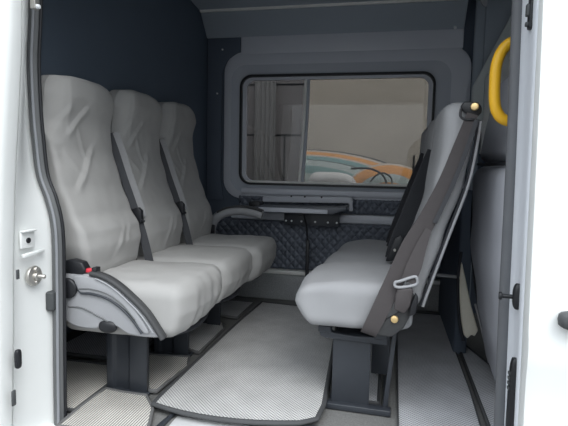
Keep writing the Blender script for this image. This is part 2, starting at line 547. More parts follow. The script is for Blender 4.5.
# overhead locker over the window
ov = prism('overhead_shelf', [(YW + 0.01, 1.752), (3.185, 1.752), (3.065, 1.886), (3.05, 1.892), (2.91, 1.905), (2.80, 1.955), (YW + 0.01, 1.955)], -1.24, 0.41, M['overhead'], axis='x', bevel=0.004)
tag(ov, 'grey overhead shelf above the far window with a pale lip', 'shelf')
box('edge_strip', -1.235, 0.395, 3.042, 3.066, 1.880, 1.894, M['pale'], ov, bevel=0.003)
cyl('screw', (0.355, 3.172, 1.758), (0, -0.7, -0.7), 0.009, 0.016, M['screw'], ov)

# navy filler panel at the corner with two screws
fp = prism('corner_panel', [(-1.236, 0.66), (-1.115, 0.66), (-1.135, 0.80), (-1.135, 1.52), (-1.10, 1.60), (-1.005, 1.66), (-1.005, 1.752), (-1.236, 1.752)], YW - 0.006, YW + 0.011, M['navy2'], bevel=0.002)
tag(fp, 'dark navy filler panel in the corner left of the window', 'panel')
for (x, z) in ((-1.13, 1.675), (-1.165, 1.385)):
    cyl('screw', (x, YW - 0.008, z), (0, -1, 0), 0.006, 0.008, M['screw'], fp, n=12)

# quilted vinyl panels ----------------------------------------------------
def quilt(name, x0, x1, z0, z1, y, d, label, amp=0.012, step=0.0045):
    nx = int((x1 - x0) / step); nz = int((z1 - z0) / step)
    v, f = [], []
    def hgt(x, z):
        # diamonds, stitched along two families of diagonals
        u = (x * 1.0 + z * 0.93) / d; w_ = (x * 1.0 - z * 0.93) / d
        a = abs(sin(pi * u)); b = abs(sin(pi * w_))
        e = min(1, (x - x0) / 0.012, (x1 - x) / 0.012, (z - z0) / 0.012, (z1 - z) / 0.012)
        return amp * (min(a, b) ** 0.6) * max(0, e)
    for j in range(nz + 1):
        for i in range(nx + 1):
            x = x0 + (x1 - x0) * i / nx; z = z0 + (z1 - z0) * j / nz
            v.append((x, y - hgt(x, z), z))
    for j in range(nz):
        for i in range(nx):
            a = j * (nx + 1) + i
            f.append((a, a + 1, a + nx + 2, a + nx + 1))
    # sides and back so that the panel is a slab
    bv = len(v)
    per = [i for i in range(nx + 1)] + [j * (nx + 1) + nx for j in range(1, nz + 1)] + [nz * (nx + 1) + i for i in range(nx - 1, -1, -1)] + [j * (nx + 1) for j in range(nz - 1, 0, -1)]
    for p in per:
        v.append((v[p][0], y + 0.006, v[p][2]))
    for k in range(len(per)):
        l = (k + 1) % len(per)
        f.append((per[k], bv + k, bv + l, per[l]))
    f.append(tuple(bv + k for k in range(len(per))))
    o = mk(name, v, f, M['vinyl'])
    tag(o, label, 'panel')
    # flat black strips along both families of stitched seams, standing in for groove shade
    sv, sf = [], []
    k = 0.93
    for sg in (1, -1):
        lo = min(x0 + sg * z0 * k, x0 + sg * z1 * k, x1 + sg * z0 * k, x1 + sg * z1 * k)
        hi = max(x0 + sg * z0 * k, x0 + sg * z1 * k, x1 + sg * z0 * k, x1 + sg * z1 * k)
        for q in range(int(math.ceil(lo / d)), int(hi / d) + 1):
            # line x + sg*k*z = q*d clipped to the panel
            pts = []
            za, zb = z0 + 0.006, z1 - 0.006
            za2, zb2 = sorted(((q * d - (x0 + 0.006)) / (sg * k), (q * d - (x1 - 0.006)) / (sg * k)))
            za, zb = max(za, za2), min(zb, zb2)
            if zb - za < 0.01:
                continue
            A = Vector((q * d - sg * k * za, y, za)); B = Vector((q * d - sg * k * zb, y, zb))
            t = (B - A).normalized(); w_ = Vector((t.z, 0, -t.x)) * 0.0034
            b = len(sv)
            for P in (A, B):
                sv += [P + w_ + Vector((0, .002, 0)), P + w_ - Vector((0, .0022, 0)), P - w_ - Vector((0, .0022, 0)), P - w_ + Vector((0, .002, 0))]
            sf += [(b + i, b + (i + 1) % 4, b + 4 + (i + 1) % 4, b + 4 + i) for i in range(4)] + [(b, b + 3, b + 2, b + 1), (b + 4, b + 5, b + 6, b + 7)]
    mk('seam_shade', sv, sf, M['piping'], o, smooth=False)
    return o
quilt('quilted_panel', -1.22, 0.46, 0.206, 0.534, YW - 0.006, 0.057, 'tall black diamond quilted vinyl panel below the grey rail and table')
quilt('quilted_panel', -1.0, 0.42, 0.600, 0.700, YW - 0.014, 0.055, 'narrow black diamond quilted strip directly under the window sill')

# ------------------------------------------------------------------ the near side of the body
YO = 1.43
sealL_o = [(-1.150, 1.95), (-1.167, 1.415), (-1.180, 1.224), (-1.177, 1.061), (-1.169, .955), (-1.156, .845), (-1.124, .762), (-1.103, .661), (-1.102, .475), (-1.106, .2), (-1.108, -.05), (-1.110, -0.14)]
sealL_c = catmull([(x + 0.012, YO, z) for x, z in sealL_o], 6)
sl = thing('door_seal', (-1.09, YO, -0.14), 'grey rubber weatherstrip around the rear edge of the door opening, by the nearest passenger seat', 'weatherstrip', 'door rubber seals')
sweep('bulb', sealL_c, rsec(0.038, 0.030, 0.8), M['rubber'], sl, up=(0, 1, 0))
sweep('lip', [(p[0] + 0.012, p[1] - 0.019, p[2]) for p in sealL_c], rsec(0.010, 0.008, 0.8), M['rubber_lip'], sl, up=(0, 1, 0))
sweep('lip', [(p[0] + 0.022, p[1] + 0.006, p[2]) for p in sealL_c], rsec(0.010, 0.012, 0.8), M['black'], sl, up=(0, 1, 0))

# white rear jamb, a ruled surface from the body edge to the seal
edge = catmull([(-1.045, 1.95, 0), (-1.056, 1.363, 0), (-1.064, 1.191, 0), (-1.080, 1.014, 0), (-1.096, .832, 0), (-1.111, .583, 0), (-1.120, .325, 0), (-1.133, .038, 0), (-1.14, -.16, 0)], 10)
def edge_x(z):
    best = min(range(len(edge) - 1), key=lambda i: abs((edge[i][1] + edge[i + 1][1]) / 2 - z))
    return edge[best][0]
v, f = [], []
nz = 70
for j in range(nz + 1):
    z = -0.16 + (1.95 + 0.16) * j / nz
    so = min(range(len(sealL_c)), key=lambda i: abs(sealL_c[i][2] - z))
    xs = sealL_c[so][0] - 0.016
    xe = edge_x(z) - 0.012
    row = [(xe - 0.10, 1.275, z), (xe, 1.275, z), (xe - 0.004, 1.29, z), (xe * 0.6 + xs * 0.4 - 0.012, 1.34, z), (xs - 0.004, 1.415, z), (xs + 0.004, 1.44, z), (xs + 0.004, 1.455, z), (xs - 0.10, 1.455, z)]
    v += row
for j in range(nz):
    for i in range(8):
        k = (i + 1) % 8
        f.append((j * 8 + i, j * 8 + k, (j + 1) * 8 + k, (j + 1) * 8 + i))
f.append(tuple(range(8))); f.append(tuple(range(nz * 8 + 7, nz * 8 - 1, -1)))
o = mk('pillar_rear', v, f, M['white']); tag(o, kind='structure')

# opened sliding door standing outside, left
dr = thing('sliding_door', (-1.7, 1.24, -0.4), 'white sliding door slid open, at the left of the doorway', 'van door')
v, f = [], []
for j in range(41):
    z = -0.40 + 2.3 * j / 40
    xe = edge_x(max(-0.15, min(1.93, z)))
    bow = 0.03 * (1 - ((z - 0.5) / 1.3) ** 2)
    v += [(-2.6, 1.20 - bow, z), (xe - 0.03, 1.215 - bow, z), (xe - 0.008, 1.225 - bow, z), (xe, 1.245 - bow, z), (xe - 0.006, 1.262, z), (-2.6, 1.262, z)]
for j in range(40):
    for i in range(6):
        k = (i + 1) % 6
        f.append((j * 6 + i, j * 6 + k, (j + 1) * 6 + k, (j + 1) * 6 + i))
f.append(tuple(range(6))); f.append(tuple(range(40 * 6 + 5, 40 * 6 - 1, -1)))
mk('door_skin', v, f, M['white'], dr)
def ellips(name, c, h, mt, parent=None, p=2.4, nu=20, nv=12, **k):
    v, f = [], []
    sg = lambda x, e: (abs(x) ** e) * (1 if x >= 0 else -1)
    for j in range(nv + 1):
        b = -pi / 2 + pi * j / nv
        for i in range(nu):
            a = 2 * pi * i / nu
            e = 2 / p
            v.append((c[0] + h[0] * sg(cos(b), e) * sg(cos(a), e), c[1] + h[1] * sg(cos(b), e) * sg(sin(a), e), c[2] + h[2] * sg(sin(b), e)))
    for j in range(nv):
        for i in range(nu):
            f.append((j * nu + i, j * nu + (i + 1) % nu, (j + 1) * nu + (i + 1) % nu, (j + 1) * nu + i))
    return mk(name, v, f, mt, parent, **k)
ellips('guide_roller', (-1.094, 1.246, 0.283), (0.008, 0.010, 0.030), M['black'], dr, p=4)
box('edge_plug', -1.110, -1.103, 1.230, 1.246, 0.135, 0.185, M['dark_rubber'], dr, bevel=0.004)
box('edge_clip', -1.082, -1.077, 1.232, 1.244, 0.535, 0.565, M['dark_rubber'], dr, bevel=0.003)

# striker, bumper, recess on the rear jamb
st = thing('door_striker', (-1.118, 1.349, 0.48), 'round bare steel door striker bolted to the white rear jamb', 'striker plate')
cyl('plate', (-1.115, 1.349, 0.520), (1, 0, 0.05), 0.033, 0.012, M['chrome'], st, n=28, bevel=0.004)
cyl('pin', (-1.098, 1.356, 0.518), (1, 0.25, -0.1), 0.007, 0.034, M['chrome'], st, n=14, bevel=0.002)
cyl('hub', (-1.106, 1.352, 0.518), (1, 0, 0), 0.014, 0.012, M['chrome'], st, n=18, bevel=0.003)
for dz in (0.021, -0.021):
    cyl('bolt', (-1.108, 1.353, 0.520 + dz), (1, 0, 0), 0.009, 0.008, M['chrome'], st, n=6, bevel=0.002)
bmp = box('door_bumper', -1.115, -1.086, 1.396, 1.432, 0.388, 0.455, M['dark_rubber'], bevel=0.008, seg=3)
tag(bmp, 'small grey rubber bumper block on the white rear jamb', 'bumper')
rc = thing('jamb_bracket', (-1.118, 1.322, 0.60), 'white recessed bracket with a dark hole above the striker', 'bracket')
box('cup', -1.119, -1.111, 1.292, 1.352, 0.615, 0.672, M['white'], rc, bevel=0.003)
box('shelf', -1.114, -1.100, 1.292, 1.352, 0.668, 0.674, M['white'], rc, bevel=0.002)
cyl('hole', (-1.112, 1.322, 0.640), (1, 0, 0), 0.009, 0.010, M['black'], rc, n=16, bevel=0.001)
prism('rib', [(1.292, 0.588), (1.292, 0.600), (1.385, 0.604), (1.385, 0.594)], -1.112, -1.100, M['white'], rc, axis='x', bevel=0.002)
hg = thing('jamb_clip', (-1.06, 1.31, 1.335), 'small steel clip high on the rear jamb edge', 'clip')
box('plate', -1.066, -1.048, 1.30, 1.322, 1.343, 1.52, M['chrome'], hg, bevel=0.003)
cyl('pin', (-1.052, 1.31, 1.350), (1, 0, 0), 0.007, 0.025, M['screw'], hg, n=12, bevel=0.002)

# right pillar
sealR = catmull([(0.309, 1.47, 1.95), (0.326, 1.47, 1.357), (0.331, 1.47, 1.15), (0.335, 1.47, 0.971), (0.338, 1.47, 0.77), (0.340, 1.47, 0.568), (0.344, 1.47, 0.35), (0.348, 1.47, 0.142), (0.350, 1.47, -0.14)], 6)
sr = thing('door_seal', (0.35, 1.47, -0.14), 'grey rubber weatherstrip beside the yellow grab handle', 'weatherstrip', 'door rubber seals')
sweep('bulb', sealR, rsec(0.034, 0.026, 0.7), M['rubber_dark'], sr, up=(0, 1, 0))
sweep('lip', [(p[0] + 0.016, p[1] - 0.012, p[2]) for p in sealR], rsec(0.008, 0.008, 0.8), M['rubber_lip'], sr, up=(0, 1, 0))
v, f = [], []
for p in sealR:
    z = p[2]
    xb = 0.360 - (z - 0.15) * 0.0217
    xf = 0.358 - (z - 0.15) * 0.0155
    v += [(p[0] + 0.012, 1.50, z), (p[0] + 0.008, 1.466, z), (xb - 0.004, 1.446, z), (xb, 1.432, z), (xb * .5 + xf * .5 + 0.003, 1.385, z), (xf - 0.003, 1.348, z), (xf, 1.334, z), (xf + 0.02, 1.322, z), (xf + 0.10, 1.33, z), (xf + 0.10, 1.50, z)]
nn = 10
for j in range(len(sealR) - 1):
    for i in range(nn):
        k = (i + 1) % nn
        f.append((j * nn + i, j * nn + k, (j + 1) * nn + k, (j + 1) * nn + i))
f.append(tuple(range(nn))); f.append(tuple(range((len(sealR) - 1) * nn + nn - 1, (len(sealR) - 1) * nn - 1, -1)))
o = mk('pillar_front', v, f, M['jamb']); tag(o, kind='structure')

fd = thing('front_door', (0.9, 1.27, -0.4), 'closed white front door of the van at the right edge', 'van door')
v, f = [], []
for j in range(49):
    z = -0.40 + 2.3 * j / 48
    xf = 0.358 - (z - 0.15) * 0.0155
    xe = xf * 0.972
    bow = 0.035 * (1 - ((z - 0.4) / 1.3) ** 2) + 0.010 * exp(-((z - 0.45) / 0.05) ** 2)
    v += [(1.8, 1.25 - bow, z), (xe + 0.03, 1.278 - bow, z), (xe + 0.004, 1.288 - bow, z), (xe, 1.300 - bow * 0.5, z), (xf + 0.001, 1.330, z), (1.8, 1.315, z)]
for j in range(48):
    for i in range(6):
        k = (i + 1) % 6
        f.append((j * 6 + i, j * 6 + k, (j + 1) * 6 + k, (j + 1) * 6 + i))
f.append(tuple(range(6))); f.append(tuple(range(48 * 6 + 5, 48 * 6 - 1, -1)))
mk('door_skin', v, f, M['white'], fd)
ellips('door_handle', (0.505, 1.222, 0.545), (0.105, 0.022, 0.023), M['dark_rubber'], fd, p=4)
prism('handle_base', [(0.43, 0.528), (0.61, 0.528), (0.61, 0.562), (0.43, 0.562)], 1.235, 1.262, M['dark_rubber'], fd, bevel=0.004)

lp = thing('latch_pin', (0.352, 1.37, 0.52), 'black latch pin on the silver front jamb', 'latch')
ellips('plate', (0.350, 1.385, 0.555), (0.012, 0.014, 0.036), M['black'], lp, p=2.6)
cyl('pin', (0.326, 1.388, 0.553), (-1, 0.12, 0.0), 0.006, 0.036, M['black'], lp, n=14, bevel=0.002)
cyl('pin_head', (0.309, 1.390, 0.553), (-1, 0.25, 0.0), 0.011, 0.010, M['black'], lp, n=16, bevel=0.003)
pd = thing('door_pad', (0.352, 1.35, 0.14), 'long black rubber pad low on the silver front jamb', 'rubber pad')
ellips('pad_body', (0.352, 1.374, 0.265), (0.012, 0.016, 0.125), M['black'], pd, p=4)
for k in range(4):
    box('rib', 0.337, 0.342, 1.366, 1.380, 0.300 + 0.014 * k, 0.308 + 0.014 * k, M['dark_rubber'], pd, bevel=0.001)
bc = thing('jamb_latch', (0.345, 1.36, 1.25), 'black latch fitting at the top of the silver front jamb', 'latch')
box('body', 0.332, 0.352, 1.372, 1.396, 1.252, 1.42, M['black'], bc, bevel=0.005)
box('catch', 0.326, 0.334, 1.376, 1.392, 1.285, 1.315, M['dark_rubber'], bc, bevel=0.002)
cyl('bolt', (0.331, 1.384, 1.265), (1, 0, 0), 0.006, 0.010, M['dark_rubber'], bc, n=10)

# header and outer skin that shut the cabin from above / behind (the places a step aside would see)
o = box('lintel', -1.7, 1.5, 1.33, 1.48, 1.56, 1.98, M['white'], bevel=0.01); tag(o, kind='structure')  # door header, set low to cut sky light on the deep seats
o = box('wall_side', -1.7, -1.23, 1.458, 1.50, -0.004, 1.96, M['navy2'], bevel=0); tag(o, kind='structure')

# ------------------------------------------------------------------ seats
def fabric_noise(p, s, amp, seed):
    q = Vector((p[0] * s + seed * 7.1, p[1] * s + seed * 3.3, p[2] * s))
    return amp * noise.noise(q)

FRONT = [(0.42, -1.065), (0.50, -1.035), (0.58, -1.028), (0.64, -1.04), (0.71, -1.080), (0.82, -1.122), (0.95, -1.158), (1.05, -1.160), (1.15, -1.142), (1.24, -1.150)]
BACKX = [(0.42, -1.17), (0.6, -1.18), (0.8, -1.205), (1.0, -1.235), (1.24, -1.238)]
WID = [(0.43, 0.146), (0.50, 0.176), (0.60, 0.199), (0.8, 0.198), (1.0, 0.194), (1.15, 0.193), (1.24, 0.190)]
CREASES = [((0.21, 1.108), (0.09, 0.99), .007), ((0.105, 1.10), (0.045, 1.0), .006), ((0.25, 0.962), (0.085, 0.79), .009), ((-0.02, 0.918), (0.0, 0.84), .007),
           ((-0.02, 0.965), (0.03, 0.90), .006), ((0.28, 0.653), (0.19, 0.55), .004), ((0.33, 0.66), (0.27, 0.58), .003), ((0.15, 1.02), (0.19, 0.90), .005), ((0.06, .93), (.12, .86), .005)]

def seat_back_mesh(y0, seed):
    zc, hz = 0.82, 0.405
    v, f = rbox((0.06, 0.22, hz), 0.024, (6, 48, 76))
    out = []
    yc = y0 + 0.215
    for p in v:
        z = zc + p.z
        # round the top corners (larger towards the far side) and the bottom corners
        fr, bk, wd = interp(FRONT, z), interp(BACKX, z), interp(WID, z)
        tn = (p.x + 0.06) / 0.12
        s = p.y / 0.22
        x = bk + (fr - bk) * tn
        y = yc + 0.004 + s * wd
        z += {1: -0.016, 2: 0.002, 3: 0.010}[seed] * max(0, (z - 0.5) / 0.7)
        # rounded upper corners
        top = max(0.0, (z - 1.12) / 0.105)
        if top > 0:
            z -= 0.045 * top * abs(s) ** 4 * (0.75 if s > 0 else 0.85)
            y -= 0.020 * top ** 2 * s ** 3
        if tn > 0.6:
            u = y - y0
            k = (tn - 0.6) / 0.4
            d = 0.010 * (1 - s * s) * k                     # crown
            d += fabric_noise((y, z, 0.2), 7, 0.007, seed) * k + fabric_noise((y, z, 0.7), 20, 0.0020, seed) * k
            for (a, b, h) in CREASES:
                jit = 0.012 * (seed - 1)
                dd, sg, t = segd((u, z + jit), a, b)
                fall = min(1, 6 * t * (1 - t) + 0.25)
                d += 0.95 * h * exp(-(dd / 0.022) ** 2) * k * fall * (1 if sg > 0 else (-0.25 if dd > 0.004 else 0.2))
            x += d
        # end wing of the cover: a hump at the near upper corner and a fold line beside it
        if z > 0.96:
            hq = min(1, (z - 0.96) / 0.08)
            if tn > 0.5:
                x += hq * (-0.005 * exp(-((s + 0.66) / 0.04) ** 2) - 0.05 * max(0, (-s - 0.66) / 0.34)) * (tn - .5) * 2
        z += 0.013 * exp(-((s + 0.92) / 0.16) ** 2) * max(0, (z - 1.12) / 0.1)
        # pinch between wing and face near the upper side
        y += fabric_noise((x, z, 1.4), 11, 0.006, seed + 3) * abs(s)
        z += fabric_noise((x, y, 2.1), 10, 0.006, seed + 5) * max(0, (z - 1.15) / 0.08)
        out.append((x, y, z))
    return out, f

def seat_cushion_mesh(y0, seed):
    dx = {1: 0.010, 2: 0.010, 3: 0.030}[seed]
    v, f = rbox((0.235, 0.2165, 0.097), 0.045, (34, 32, 12))
    out = []
    yc = y0 + 0.215
    for p in v:
        tx = p.x / 0.235; s = p.y / 0.2165; tz = p.z / 0.097
        x = -0.905 + p.x + dx; y = yc + p.y; z = 0.383 + p.z
        z += 0.014 * (1 - s * s) * max(0, tz) * (0.3 + 0.7 * max(0, 1 - tx * tx))      # crown
        if tx > 0.2:
            q = (tx - 0.2) / 0.8
            z += (0.010 * q - 0.016 * q ** 3) * max(0, tz)
            x += 0.016 * (1 - s * s) * q                      # bowed front
            x -= 0.03 * max(0, -tz) * q * q                   # tucked under
            z += (0.012 + 0.004 * s) * max(0, -tz) * q                  # lower edge climbs towards the far side
        amp = 0.0035 + 0.006 * max(0, tx) * (0.5 - 0.5 * tz)
        x += fabric_noise((x, y * 2.2, z * 0.6), 9, amp * 1.5, seed)
        z += fabric_noise((x, y, 0.3), 8, 0.006, seed + 2) * max(0, tz) + fabric_noise((x, y, 0.9), 22, 0.002, seed)
        # radiating tension folds at the front corner
        if tx > 0.5 and s > 0.2:
            x += 0.004 * sin((y + z * 0.7) * 120) * (tx - 0.5) * s
        out.append((x, y, z))
    return out, f

def buckle_geo(c, a, wd, h, th):
    pass

def make_seat(i, label):
    y0 = 1.485 + 0.44 * i
    t = thing('passenger_seat', (-0.93, y0 + 0.215, 0.0), label, 'van seat', 'row of three forward facing seats')
    v, f = seat_back_mesh(y0, i + 1)
    mk('backrest', v, f, M['fabric'], t)
    v, f = seat_cushion_mesh(y0, i + 1)
    cu = mk('cushion', v, f, M['fabric'], t)
    # dark rim under the cushion
    rim = catmull([(-1.10, y0 + 0.06, .296), (-0.80, y0 + .06, .292), (-0.73, y0 + 0.09, .288), (-0.695, y0 + 0.21, .283), (-0.715, y0 + 0.37, .29), (-0.80, y0 + 0.415, .292), (-1.10, y0 + 0.415, .292)], 8)
    sweep('lower_piping', rim, circ(0.009, 8), M['piping'], cu)
    box('seat_pan', -1.12, -0.80, y0 + 0.09, y0 + 0.39, 0.262, 0.300, M['dark_metal'], t, bevel=0.008)
    # pedestal: folded channel column with flanges and foot plate
    yp = y0 + 0.175 if i == 0 else y0 + 0.13
    prism('pedestal', [(-1.055, yp), (-1.028, yp), (-1.018, yp + 0.012), (-0.965, yp + 0.012), (-0.955, yp), (-0.882, yp), (-0.890, yp + 0.035), (-1.055, yp + 0.035)], 0.004, 0.264, M['dark_metal'], t, axis='z', bevel=0.003)
    box('foot_plate', -1.075, -0.872, yp - 0.006, yp + 0.05, 0.0, 0.010, M['dark_metal'], t, bevel=0.003)
    return t

seats = []
for i, lab in enumerate(('nearest grey cloth-covered seat in the row of three, with the light grey side armrest',
                         'middle grey cloth-covered seat in the row of three, behind the belt with the first buckle',
                         'farthest grey cloth-covered seat in the row of three, beside the window wall')):
    seats.append(make_seat(i, lab))

# armrest shield on the near side of the first seat
s1_ = seats[0]
def armrest(t, ya, yb, flip=False):
    base = catmull([(-1.115, .503, 0), (-1.02, .507, 0), (-0.955, .504, 0), (-0.895, .480, 0), (-0.845, .447, 0), (-0.80, .405, 0), (-0.745, .352, 0), (-0.724, .316, 0), (-0.765, .306, 0), (-0.843, .310, 0), (-0.885, .330, 0), (-0.925, .343, 0), (-0.950, .338, 0), (-0.965, .320, 0), (-1.010, .316, 0), (-1.06, .323, 0), (-1.095, .345, 0), (-1.115, .40, 0)], 5, closed=True)
    base = [(p[0], p[1]) for p in base]
    a = prism('side_armrest', base, ya, yb, M['plastic'], t, bevel=0.007, seg=3, auto=60)
    return a
ya, yb = 1.464, 1.488
ar = armrest(s1_, ya, yb)
ar['label'] = 'light grey moulded plastic side armrest'
# raised upper band
band = catmull([(-1.045, .500, 0), (-0.965, .498, 0), (-0.905, .474, 0), (-0.855, .440, 0), (-0.805, .385, 0), (-0.768, .328, 0), (-0.790, .326, 0), (-0.830, .375, 0), (-0.880, .415, 0), (-0.930, .437, 0), (-0.985, .446, 0), (-1.02, .445, 0), (-1.035, .462, 0)], 5, closed=True)
prism('upper_band', [(p[0], p[1]) for p in band], ya - 0.008, ya + 0.004, M['plastic'], ar, bevel=0.004, seg=2, auto=60)
sweep('groove', catmull([(-1.04, ya - 0.002, .470), (-1.022, ya - 0.004, .444), (-0.985, ya - 0.006, .443), (-0.930, ya - 0.006, .434), (-0.882, ya - 0.006, .411), (-0.833, ya - 0.006, .371), (-0.792, ya - 0.006, .320)], 8), circ(0.0045, 8), M['dark_metal'], ar)
sweep('groove', catmull([(-1.03, ya - 0.008, .456), (-0.985, ya - 0.010, .460), (-0.925, ya - 0.010, .450), (-0.865, ya - 0.010, .418), (-0.815, ya - 0.010, .366)], 8), circ(0.0022, 8), M['rubber'], ar)
sweep('groove', catmull([(-1.075, ya + 0.001, .388), (-1.02, ya - 0.001, .388), (-0.96, ya - 0.001, .365), (-0.915, ya - 0.001, .346)], 8), circ(0.003, 8), M['rubber'], ar)
pad = catmull([(-0.985, 1.469, .512), (-0.94, 1.469, .505), (-0.89, 1.469, .482), (-0.835, 1.469, .442), (-0.778, 1.469, .390), (-0.730, 1.469, .325), (-0.718, 1.469, .306)], 8)
sweep('arm_pad', pad, rsec(0.048, 0.020, 0.6), M['plastic_dark'], ar, up=(0, 1, 0.001)) if False else sweep('arm_pad', pad, rsec(0.016, 0.034, 0.6), M['plastic_dark'], ar, up=(0, 1, 0))
sweep('pad_line', [(p[0] - 0.010, 1.453, p[2] - 0.010) for p in pad[6:-10]], circ(0.0025, 8), M['plastic'], ar)
cyl('recliner_knob', (-1.072, 1.458, .456), (0, 1, 0), 0.036, 0.016, M['black'], ar, n=32, bevel=0.006)
ellips('fold_hinge', (-0.925, 1.468, .330), (0.034, 0.014, 0.022), M['black'], ar)
# belt receiver beside the first seat
rb = prism('belt_receiver', [(-1.09, .505), (-1.02, .505), (-1.005, .52), (-1.02, .548), (-1.06, .556), (-1.09, .55)], 1.462, 1.50, M['black'], s1_, bevel=0.006)
box('red_button', -1.012, -0.985, 1.470, 1.492, .512, .526, M['red'], rb, bevel=0.003)
box('receiver_end', -0.985, -0.968, 1.466, 1.496, .508, .532, M['black'], rb, bevel=0.003)

# far armrest on the third seat
s3_ = seats[2]
fa = catmull([(-1.075, 2.86, .50), (-1.06, 2.86, .55), (-1.02, 2.86, .588), (-0.96, 2.86, .612), (-0.88, 2.86, .622), (-0.80, 2.86, .613), (-0.745, 2.86, .598)], 8)
o = sweep('side_armrest', fa, rsec(0.054, 0.045, 0.7), M['plastic'], s3_, up=(0, 1, 0))
o['label'] = 'light grey curved plastic armrest'
sweep('arm_pad', [(p[0], p[1], p[2] + 0.027) for p in fa[14:]], rsec(0.012, 0.05, 0.6), M['plastic_dark'], o, up=(0, 1, 0))
box('belt_receiver', -1.085, -1.045, 2.82, 2.845, .470, .53, M['black'], s3_, bevel=0.005)
prism('arm_hinge', [(-1.10, .44), (-1.05, .44), (-1.05, .52), (-1.10, .52)], 2.848, 2.875, M['plastic'], s3_, bevel=0.004)

# seat belts of the row: webbing between the seats, with buckles
def row_belt(t, yb, dark, sc=1.0):
    pts = [(-1.190, yb, 1.02), (-1.160, yb, .945), (-1.122, yb, .835), (-1.064, yb, .675), (-1.026, yb - 0.002, .56), (-1.000, yb - 0.004, .462)]
    b = ribbon('seat_belt', pts, (0.85, 0.50, 0.25), 0.034, 0.003, dark, t)
    pts2 = [(p[0] + 0.022, p[1] + 0.012, p[2] + 0.006) for p in pts[:4]] + [(-1.062, yb + .012, .66)]
    ribbon('seat_belt', pts2, (0.85, 0.5, 0.25), 0.026, 0.003, M['belt_light'], t)
    k = prism('buckle', [(-1.080, .628), (-1.036, .638), (-1.036, .690), (-1.051, .705), (-1.084, .695)], yb - 0.014, yb + 0.010, M['black'], b, bevel=0.004)
    cyl('buckle_pin', (-1.036, yb - 0.006, .648), (1, -0.3, -0.2), 0.006, 0.03, M['black'], b, n=10, bevel=0.002)
    st_ = prism('buckle_stalk', [(-1.105, .45), (-1.060, .45), (-1.075, .53), (-1.10, .53)], yb - 0.012, yb + 0.006, M['black'], t, bevel=0.004)
    return b
row_belt(seats[0], 1.918, M['belt_dark'])
ribbon('belt_strap', [(-1.115, 1.925, .45), (-1.085, 1.925, .52), (-1.07, 1.925, .60)], (0.9, -0.4, 0.2), 0.05, 0.004, M['belt_light'], seats[0])
row_belt(seats[1], 2.358, M['belt_dark'])

# ------------------------------------------------------------------ rear-facing bench on the right
RF = [(0.40, 0.080), (0.47, 0.083), (0.56, 0.092), (0.65, 0.112), (0.82, 0.150), (1.0, 0.172), (1.12, 0.178)]
RB = [(0.40, 0.118), (0.47, 0.128), (0.667, 0.186), (0.845, 0.240), (1.0, 0.265), (1.12, 0.268)]
def bench_seat(i, label):
    y0 = 1.655 + 0.435 * i
    yc = y0 + 0.213
    t = thing('rear_facing_seat', (-0.06, yc, 0.0), label, 'van seat', 'rear facing seats on the right')
    # cushion
    v, f = rbox((0.205, 0.2145, 0.082), 0.036, (28, 28, 10))
    out = []
    sd_ = 20 + i
    for p in v:
        tx = -p.x / 0.205; s = p.y / 0.2145; tz = p.z / 0.082
        x = -0.105 + p.x + 0.022 * i; y = yc + p.y; z = 0.412 + p.z - 0.011 * i
        z += 0.006 * (1 - s * s) * max(0, tz)
        if tx > 0:
            x -= 0.010 * (1 - s * s) * tx
            x += 0.022 * tz * tz * tx ** 4
            x += 0.035 * max(0, -tz) * tx * tx
            z -= 0.026 * max(0, tz) * tx ** 2
        z += 0.012 * max(0, -tz) * max(0, -tx)
        x += fabric_noise((x, y, z), 8, 0.004, sd_)
        z += fabric_noise((x, y, .3), 8, 0.006, sd_) * max(0, tz)
        y += fabric_noise((x, y, z), 10, 0.004, sd_ + 4)
        out.append((x, y, z))
    cu = mk('cushion', out, f, M['fabric_cool'], t)
    # backrest
    v, f = rbox((0.045, 0.213, 0.345), 0.036, (6, 26, 44))
    out = []
    for p in v:
        z = 0.775 + p.z
        tn = (p.x + 0.045) / 0.09; s = p.y / 0.215
        x = interp(RF, z) * (1 - tn) + interp(RB, z) * tn
        y = yc + s * 0.213
        if z > 1.0:
            q = (z - 1.0) / 0.12
            y -= 0.02 * q * q * s ** 3
            z -= 0.02 * q * abs(s) ** 4
        if tn < 0.4:
            x -= (0.012 * (1 - s * s) + fabric_noise((y, z, .3), 9, 0.006, sd_)) * (0.4 - tn) / 0.4
        y += fabric_noise((x, z, 1.), 8, 0.004, sd_) * abs(s)
        out.append((x, y, z))
    mk('backrest', out, f, M['fabric_cool'], t)
    # piping down the rear edge of the backrest
    pp = catmull([(0.270, y0 - 0.0, 1.05), (0.262, y0 - 0.001, .97), (0.242, y0 - .002, .845), (0.188, y0 - .002, .667), (0.132, y0 - .002, .480), (0.120, y0, .435)], 8)
    bk = t
    tube('edge_piping', pp, 0.0035, M['piping'], bk, n=8)
    tube('edge_trim', [(p[0] + 0.008, p[1] + 0.004, p[2] - 0.002) for p in pp], 0.0055, M['plastic'], bk, n=8)
    # undertray, pedestal
    box('seat_pan', -0.20, 0.06, y0 + 0.13, y0 + 0.40, 0.303, 0.334, M['dark_metal'], t, bevel=0.006)
    return t, y0

bench = []
for i, lab in enumerate(('nearest grey rear-facing seat, with the wide taupe belt hanging across it',
                         'middle grey rear-facing seat, second from the doorway',
                         'farthest grey rear-facing seat, next to the quilted window wall')):
    bench.append(bench_seat(i, lab))

